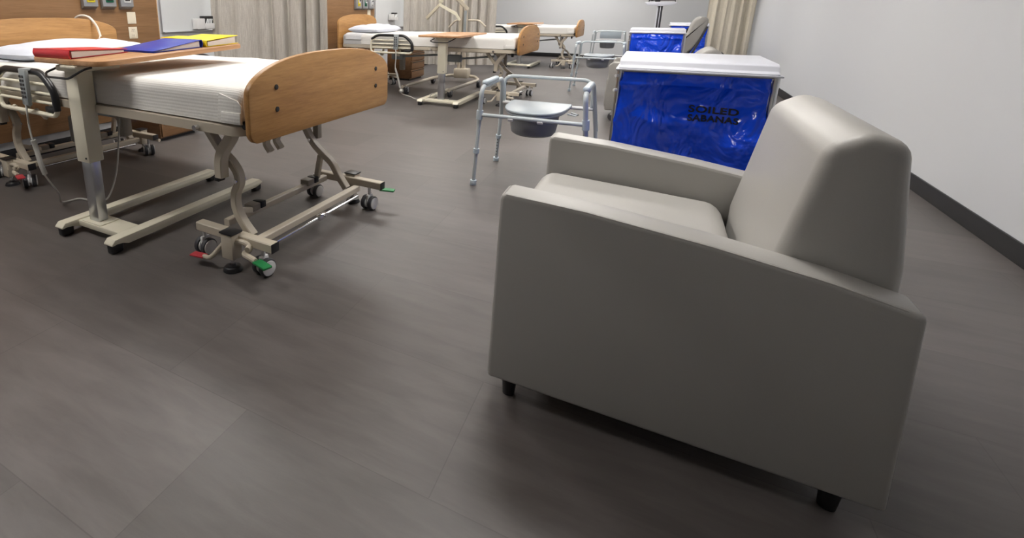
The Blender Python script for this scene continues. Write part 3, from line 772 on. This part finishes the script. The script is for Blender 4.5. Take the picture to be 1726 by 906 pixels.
# ------------------------------------------------------------------ commode chairs
def make_commode(label, loc, rz=0, lid_up=False):
    t = thing('commode_chair', label, 'commode chair', loc, rz, 'commode chairs')
    r = .0145
    HA, ZC = .685, .495
    for s in (-1, 1):
        # tubular side frame: arm loop and upper legs
        a = MB(); a.tube(fillet([(s * .326, -.325, .42), (s * .305, -.37, HA - .005), (s * .300, .11, HA), (s * .325, .235, .42), (s * .335, .26, .34)], .06, 8), r, 12)
        ao = a.build('side_frame', M['commode'], t)
        p = MB(); p.box(s * .302 - .020, s * .302 + .020, -.33, -.04, HA + .002, HA + .034, .014, 3); p.build('arm_pad', M['commode_pad'], ao)
        for (xt, yt, zt, xf, yf) in ((s * .324, -.328, .45, s * .346, -.312), (s * .328, .243, .39, s * .366, .335)):
            top, ft = Vector((xt, yt, zt)), Vector((xf, yf, 0.0)); d = ft - top
            l = MB(); l.cyl(top, top + d * .97, r * .86); lo = l.build('leg', M['commode'], t)
            l = MB(); q = top + d * .42; l.cyl(q, q + d * .07, r * 1.35); l.build('adjusting_collar', M['commode_pad'], lo)
            l = MB(); l.cyl(top + d * .92, ft, r * 1.45, bevel=.002); l.build('rubber_tip', M['commode_pad'], lo)
            if yf > 0:
                for k in range(6): q = top + d * (.52 + k * .065); MB().cyl(q + Vector((0, -r * .7, 0)), q + Vector((0, -r * .95, 0)), .0045, n=10).build('adjusting_hole', M['slot'], lo)
        c = MB().cyl((s * .323, -.333, ZC - .03), (s * .319, -.338, ZC + .03), .021); c.build('joint', M['commode_pad'], t)
    MB().cyl((-.315, -.336, ZC), (.315, -.336, ZC), .0125).build('front_bar', M['commode'], t)
    MB().cyl((-.305, .19, ZC + .005), (.305, .19, ZC + .005), .0125).build('rear_bar', M['commode_pad'] if False else M['hub_white'], t)
    MB().tube(fillet([(-.298, .195, .50), (-.298, .15, .70), (.298, .15, .70), (.298, .195, .50)], .075, 8), .0125, 12).build('back_rail', M['commode'], t)
    def D(hw, y0, y1, n=26):
        hx = -.03; pts = [(hx - hw * .97, y1), (hx + hw * .97, y1)]
        for k in range(n + 1):
            a = k / n * PI
            e = math.cos(a); pts.append((hx + hw * (abs(e) ** .75) * (1 if e > 0 else -1), y1 - .04 - (y1 - .04 - y0) * math.sin(a) ** .7))
        return pts
    def seat_slab(z0, z1, hw, y0, y1, b): return MB().prism(D(hw, y0, y1), 'z', z0, z1, b, 3)
    so = seat_slab(.490, .506, .195, -.28, .185, .006).build('seat', M['lid_grey'], t)
    if not lid_up:
        seat_slab(.508, .524, .205, -.285, .195, .007).build('seat_lid', M['lid_grey'], t)
    else:
        o = MB().box(-.22, .22, .262, .285, .54, .72, .012, 3).build('backrest', M['lid_grey'], t)
    bk = MB(); n = 28; prof = [(.172, .500), (.172, .488), (.160, .486), (.152, .41), (.142, .355), (.122, .342), (0, .34)]
    bk.grid(lambda u, v: Vector((0, 0, 0)), 1, 2) if False else None
    rings = []
    for (rr_, z) in prof[:-1]:
        rings.append([bk.bm.verts.new((-.03 + rr_ * math.cos(2 * PI * k / n), -.05 + rr_ * math.sin(2 * PI * k / n) * 1.05, z)) for k in range(n)])
    for i in range(len(rings) - 1):
        for k in range(n): bk.bm.faces.new((rings[i][k], rings[i][(k + 1) % n], rings[i + 1][(k + 1) % n], rings[i + 1][k]))
    bk.bm.faces.new(rings[-1]); bk.bm.faces.new(rings[0][::-1])
    bk.build('bucket', M['bucket'], t)
    h = MB().tube([(.175, -.02, .49), (.225, -.03, .485), (.235, .0, .487), (.19, .03, .492)], .005, 8).tube([(-.175, -.02, .49), (-.225, -.03, .485), (-.235, .0, .487), (-.19, .03, .492)], .005, 8); h.build('bucket_handle', M['commode'], t)
    w_ = MB()
    for x in (-.12, .06): w_.cyl((x - .016, -.336, ZC - .012), (x + .016, -.336, ZC - .012), .013, n=12)
    w_.build('clip', M['hub_white'], t)
    return t
com1 = make_commode('nearest grey commode chair with its glossy lid closed', (-.612, 3.52, 0))
com2 = dup(com1, (-.66, 8.25, 0), 0, 'middle commode chair, between the nearest one and the end wall')
com3 = make_commode('farthest commode chair, with a backrest panel, by the end wall', (-.88, 12.7, 0), 0, True)

# ------------------------------------------------------------------ near armchair
t = thing('armchair', 'large grey vinyl armchair in the foreground', 'armchair', (.1, 1.75, 0), 0)
def arm_profile(): 
    return [(-.42, .07), (-.418, .655), (-.405, .664), (-.20, .652), (.08, .621), (.30, .588), (.45, .555), (.48, .07)]
AR = Matrix.Rotation(math.radians(-1.0), 4, 'Z')
for (y0, y1) in ((-.425, -.325), (.325, .425)):
    a = MB().prism(arm_profile(), 'y', y0, y1, .012, 3); ao = a.build('armrest', M['vinyl'], t)
    for y in (y0 + .006, y1 - .006):
        sm = MB().tube([(-.412, y, .10)] + [(x, y, z) for x, z in ((-.413, .645), (-.400, .6595), (-.20, .648), (.08, .617), (.30, .584), (.42, .557))], .003, 6); sm.build('seam_piping', M['vinyl'], ao)
st = soft_slab(-.43, .185, -.322, .322, .30, .497, .06, .003, 6); st.bm.transform(Matrix.Translation((-.13, 0, .512)) @ Matrix.Rotation(.055, 4, 'Y') @ Matrix.Translation((.13, 0, -.49))); st.build('seat_cushion', M['vinyl'], t, 60)
MB().box(-.39, .18, -.322, .322, .12, .30, .01).build('seat_base', M['vinyl'], t)
bk = MB().prism([(.20, .14), (.20, .50), (.26, .86), (.33, .90), (.40, .88), (.44, .60), (.46, .14)], 'y', -.322, .322, .03, 4); bk.build('backrest', M['vinyl'], t)
for x in (-.36, .40):
    for y in (-.375, .375): MB().cyl((x, y, 0), (x, y, .075), .018, .024).build('foot', M['black'], t)

# ------------------------------------------------------------------ recliners
def make_recliner(label, loc, recline=False):
    t = thing('recliner', label, 'recliner chair', loc, 0, 'vinyl recliners along the right side')
    W = .72
    for y0 in (0.0, W - .12):
        a = MB().prism([(-.03, .12), (-.045, .30), (-.03, .45), (-.035, .60), (.0, .63), (.55, .615), (.62, .585), (.62, .14)], 'y', y0, y0 + .12, .012, 3); a.build('armrest', M['recliner'], t)
    MB().box(-.02, .58, .125, W - .125, .22, .47, .05, 4).build('seat_cushion', M['recliner'], t)
    MB().box(-.05, -.015, .125, W - .125, .14, .44, .012).build('footrest', M['recliner'], t)
    if recline: prof = [(.46, .42), (.66, .64), (.80, .77), (.87, .795), (.94, .75), (.96, .68), (.76, .42)]
    else: prof = [(.42, .45), (.64, .69), (.76, .80), (.785, .92), (.83, 1.03), (.90, 1.07), (.99, 1.04), (1.0, .98), (.96, .80), (.86, .60), (.72, .45)]
    pr = [(p.x, p.z) for p in fillet_loop([(a, 0, b) for a, b in prof], .05, 4)]
    MB().prism(pr, 'y', .10, W - .10, .03, 4).build('backrest', M['recliner'], t)
    fr = MB().bar([(.68, .10, .20), (.86, .10, .55), (.99, .10, .92 if not recline else .72)], .03, .03, up=(0, 1, 0)).bar([(.68, W - .1, .20), (.86, W - .1, .55), (.99, W - .1, .92 if not recline else .72)], .03, .03, up=(0, 1, 0))
    fr.box(.60, .80, .1, W - .1, .20, .40, .01); fr.build('frame', M['dark_steel'], t)
    for (x, y) in ((.05, .07), (.05, W - .07), (.62, .07), (.62, W - .07)):
        c = MB().cyl((x, y, .06), (x, y, .13), .012).box(x - .03, x + .03, y - .018, y + .018, .055, .10, .01); co = c.build('caster', M['brushed'], t)
        c = MB().cyl((x, y - .016, .045), (x, y + .016, .045), .045, bevel=.004, n=24); c.build('wheel', M['tire'], co)
make_recliner('recliner tipped low behind the nearest linen cart', (-.345, 5.9, 0), True)
make_recliner('upright recliner at the far right behind the second linen cart', (-.32, 9.2, 0))

# ------------------------------------------------------------------ linen carts
def text_mesh(s, size, mt, name, parent, loc, rot, ext=.0006, shear=0):
    cu = bpy.data.curves.new(name, 'FONT'); cu.body = s; cu.size = size; cu.extrude = ext; cu.offset = size * .028; cu.space_character = 1.08
    o = bpy.data.objects.new('tmp_text', cu); COL.objects.link(o)
    dg = bpy.context.evaluated_depsgraph_get(); me = bpy.data.meshes.new_from_object(o.evaluated_get(dg))
    bpy.data.objects.remove(o); me.materials.clear(); me.materials.append(mt); me.name = name
    q = bpy.data.objects.new(name, me); COL.objects.link(q); q.parent = parent; q.location = loc; q.rotation_euler = rot
    return q
def make_cart(label, loc, seed=1, text=True):
    t = thing('linen_cart', label, 'linen cart', loc, 0, 'linen carts with blue bags')
    W, D_ = .60, .56
    # lid
    MB().prism([(-.005, .898), (-.005, .906), (.020, .912), (.032, .934), (.055, .942), (D_ - .05, .942), (D_ - .02, .93), (D_, .90)], 'x', .012, W - .012, .004).build('lid', M['lid_white'], t)
    fl = MB().box(.0, W - .0, -.012, D_ + .01, .892, .900, .003); fl.build('lid_rim', M['lid_white'], t)
    # frame
    for (x, y) in ((.018, .02), (W - .018, .02), (.018, D_ - .02), (W - .018, D_ - .02)):
        po = MB().cyl((x, y, .09), (x, y, .89), .0125).build('post', M['brushed'], t)
        c = MB().cyl((x, y - .012, .035), (x, y + .012, .035), .035, bevel=.004, n=24); c.build('caster', M['tire'], po)
        c = MB().box(x - .013, x + .013, y - .017, y + .017, .04, .095, .004); c.build('caster_fork', M['brushed'], po)
    for z in (.10, .885):
        MB().tube([(.018, .02, z), (W - .018, .02, z), (W - .018, D_ - .02, z), (.018, D_ - .02, z)], .009, 8, closed=True).build('frame_rail', M['brushed'], t)
    b = MB()
    for z in (.865, .80): b.cyl((.002, .0, z), (.02, .018, z), .007, n=10)
    b.build('bolt', M['hub_white'], t)
    # bag: crinkled hanging liner
    bg = MB(); sd = Vector((seed * 5.3, 0, 0)); n, nz = 120, 60
    x0, x1, y0, y1 = .035, W - .035, .012, D_ - .03
    per = []
    for k in range(n):
        u = k / n * 4
        sgm = int(u); f_ = u - sgm
        e = .5 - .5 * math.cos(PI * f_)
        f_ = .5 * f_ + .5 * e
        per.append([(x0 + (x1 - x0) * f_, y0), (x1, y0 + (y1 - y0) * f_), (x1 - (x1 - x0) * f_, y1), (x0, y1 - (y1 - y0) * f_)][sgm])
    rings = []
    cx_, cy_ = (x0 + x1) / 2, (y0 + y1) / 2
    for j in range(nz + 1):
        v_ = j / nz; z = .885 - v_ * .72; ring_ = []
        belly = .045 * math.sin(PI * min(1, v_ * 1.15)) + .012
        for k, (x, y) in enumerate(per):
            d = Vector((x - cx_, y - cy_, 0)); dn = d.normalized()
            q = Vector((x * 3.2, y * 3.2, z * 2.6)) + sd
            n1 = noise.noise(q); n2 = noise.noise(q * 2.7); n3 = abs(noise.noise(q * 1.7 + Vector((9, 2, 4))))
            band = .014 * math.exp(-((z - .835) / .012) ** 2)
            off = belly * (.6 + .4 * n1) + min(1, v_ * 6) * (.055 * n1 + .022 * n2 - .06 * n3) + band - (.02 if v_ > .97 else 0)
            off = min(off, .07)
            if abs(x - x1) < 1e-6 or abs(x - x0) < 1e-6: off *= .35
            ring_.append(bg.bm.verts.new((x + dn.x * off, y + dn.y * off, z)))
        rings.append(ring_)
    for j in range(nz):
        for k in range(n): bg.bm.faces.new((rings[j][k], rings[j][(k + 1) % n], rings[j + 1][(k + 1) % n], rings[j + 1][k]))
    bg.bm.faces.new(rings[-1])
    bo = bg.build('blue_bag', M['bag'], t, 60)
    if text:
        from mathutils.bvhtree import BVHTree
        tb = bmesh.new(); tb.from_mesh(bo.data); bv = BVHTree.FromBMesh(tb); tb.free()
        for word, size, zz, sx in (('SOILED', .038, .725, 1.36), ('SABANAS', .036, .690, 1.12)):
            o = text_mesh(word, size, M['ink'], 'lettering', bo, (0, 0, 0), (0, 0, 0))
            tb = bmesh.new(); tb.from_mesh(o.data); bmesh.ops.subdivide_edges(tb, edges=[e for e in tb.edges if e.calc_length() > .012], cuts=2); 
            for v_ in tb.verts:
                x, z, front = .302 + v_.co.x * sx, zz + v_.co.y, v_.co.z > 0
                hit = bv.ray_cast(Vector((x, -.4, z)), Vector((0, 1, 0)))[0]
                v_.co = Vector((x, (hit.y if hit else -.05) - (.0022 if front else .0004), z))
            tb.to_mesh(o.data); tb.free()
    return t
cart1 = make_cart('large blue-bagged linen cart lettered SOILED, nearest of three', (-.135, 2.55, 0), 1)
cart2 = make_cart('second linen cart with a plain blue bag, in front of the upright recliner', (-.28, 7.0, 0), 2, False)
cart3 = make_cart('third linen cart, farthest and partly hidden by the upright recliner', (.20, 10.6, 0), 3, False)

# ------------------------------------------------------------------ physician scale
t = thing('weighing_scale', 'upright weighing scale with white beam and dark column', 'scale', (.03, 12.8, 0))
MB().box(-.18, .18, -.40, .10, .03, .08, .015, 3).build('platform', M['scale_dark'], t)
MB().box(-.20, .20, -.42, .14, .0, .03, .006).build('base', M['lid_white'], t)
MB().box(-.042, .042, .03, .10, .08, 1.27, .008).build('column', M['scale_dark'], t)
MB().box(-.062, -.042, .03, .10, .08, 1.27, .003).box(-.006, .006, .024, .03, .1, 1.25, .001).build('column_trim', M['lid_white'], t)
h = MB().prism([(-.30, 1.31), (-.25, 1.265), (0, 1.245), (.20, 1.262), (.28, 1.30), (.29, 1.33), (-.30, 1.33)], 'y', -.03, .09, .006).build('beam_housing', M['lid_white'], t)
MB().box(-.24, .26, -.01, .02, 1.355, 1.375).box(-.24, -.225, -.01, .02, 1.33, 1.45).box(.245, .26, -.01, .02, 1.33, 1.45).box(-.24, .26, -.01, .02, 1.43, 1.445).build('beam', M['scale_dark'], t)
MB().box(-.12, -.02, -.03, .03, 1.335, 1.40, .008).box(-.20, -.15, -.03, .03, 1.35, 1.39, .008).build('sliding_weight', M['black'], t)
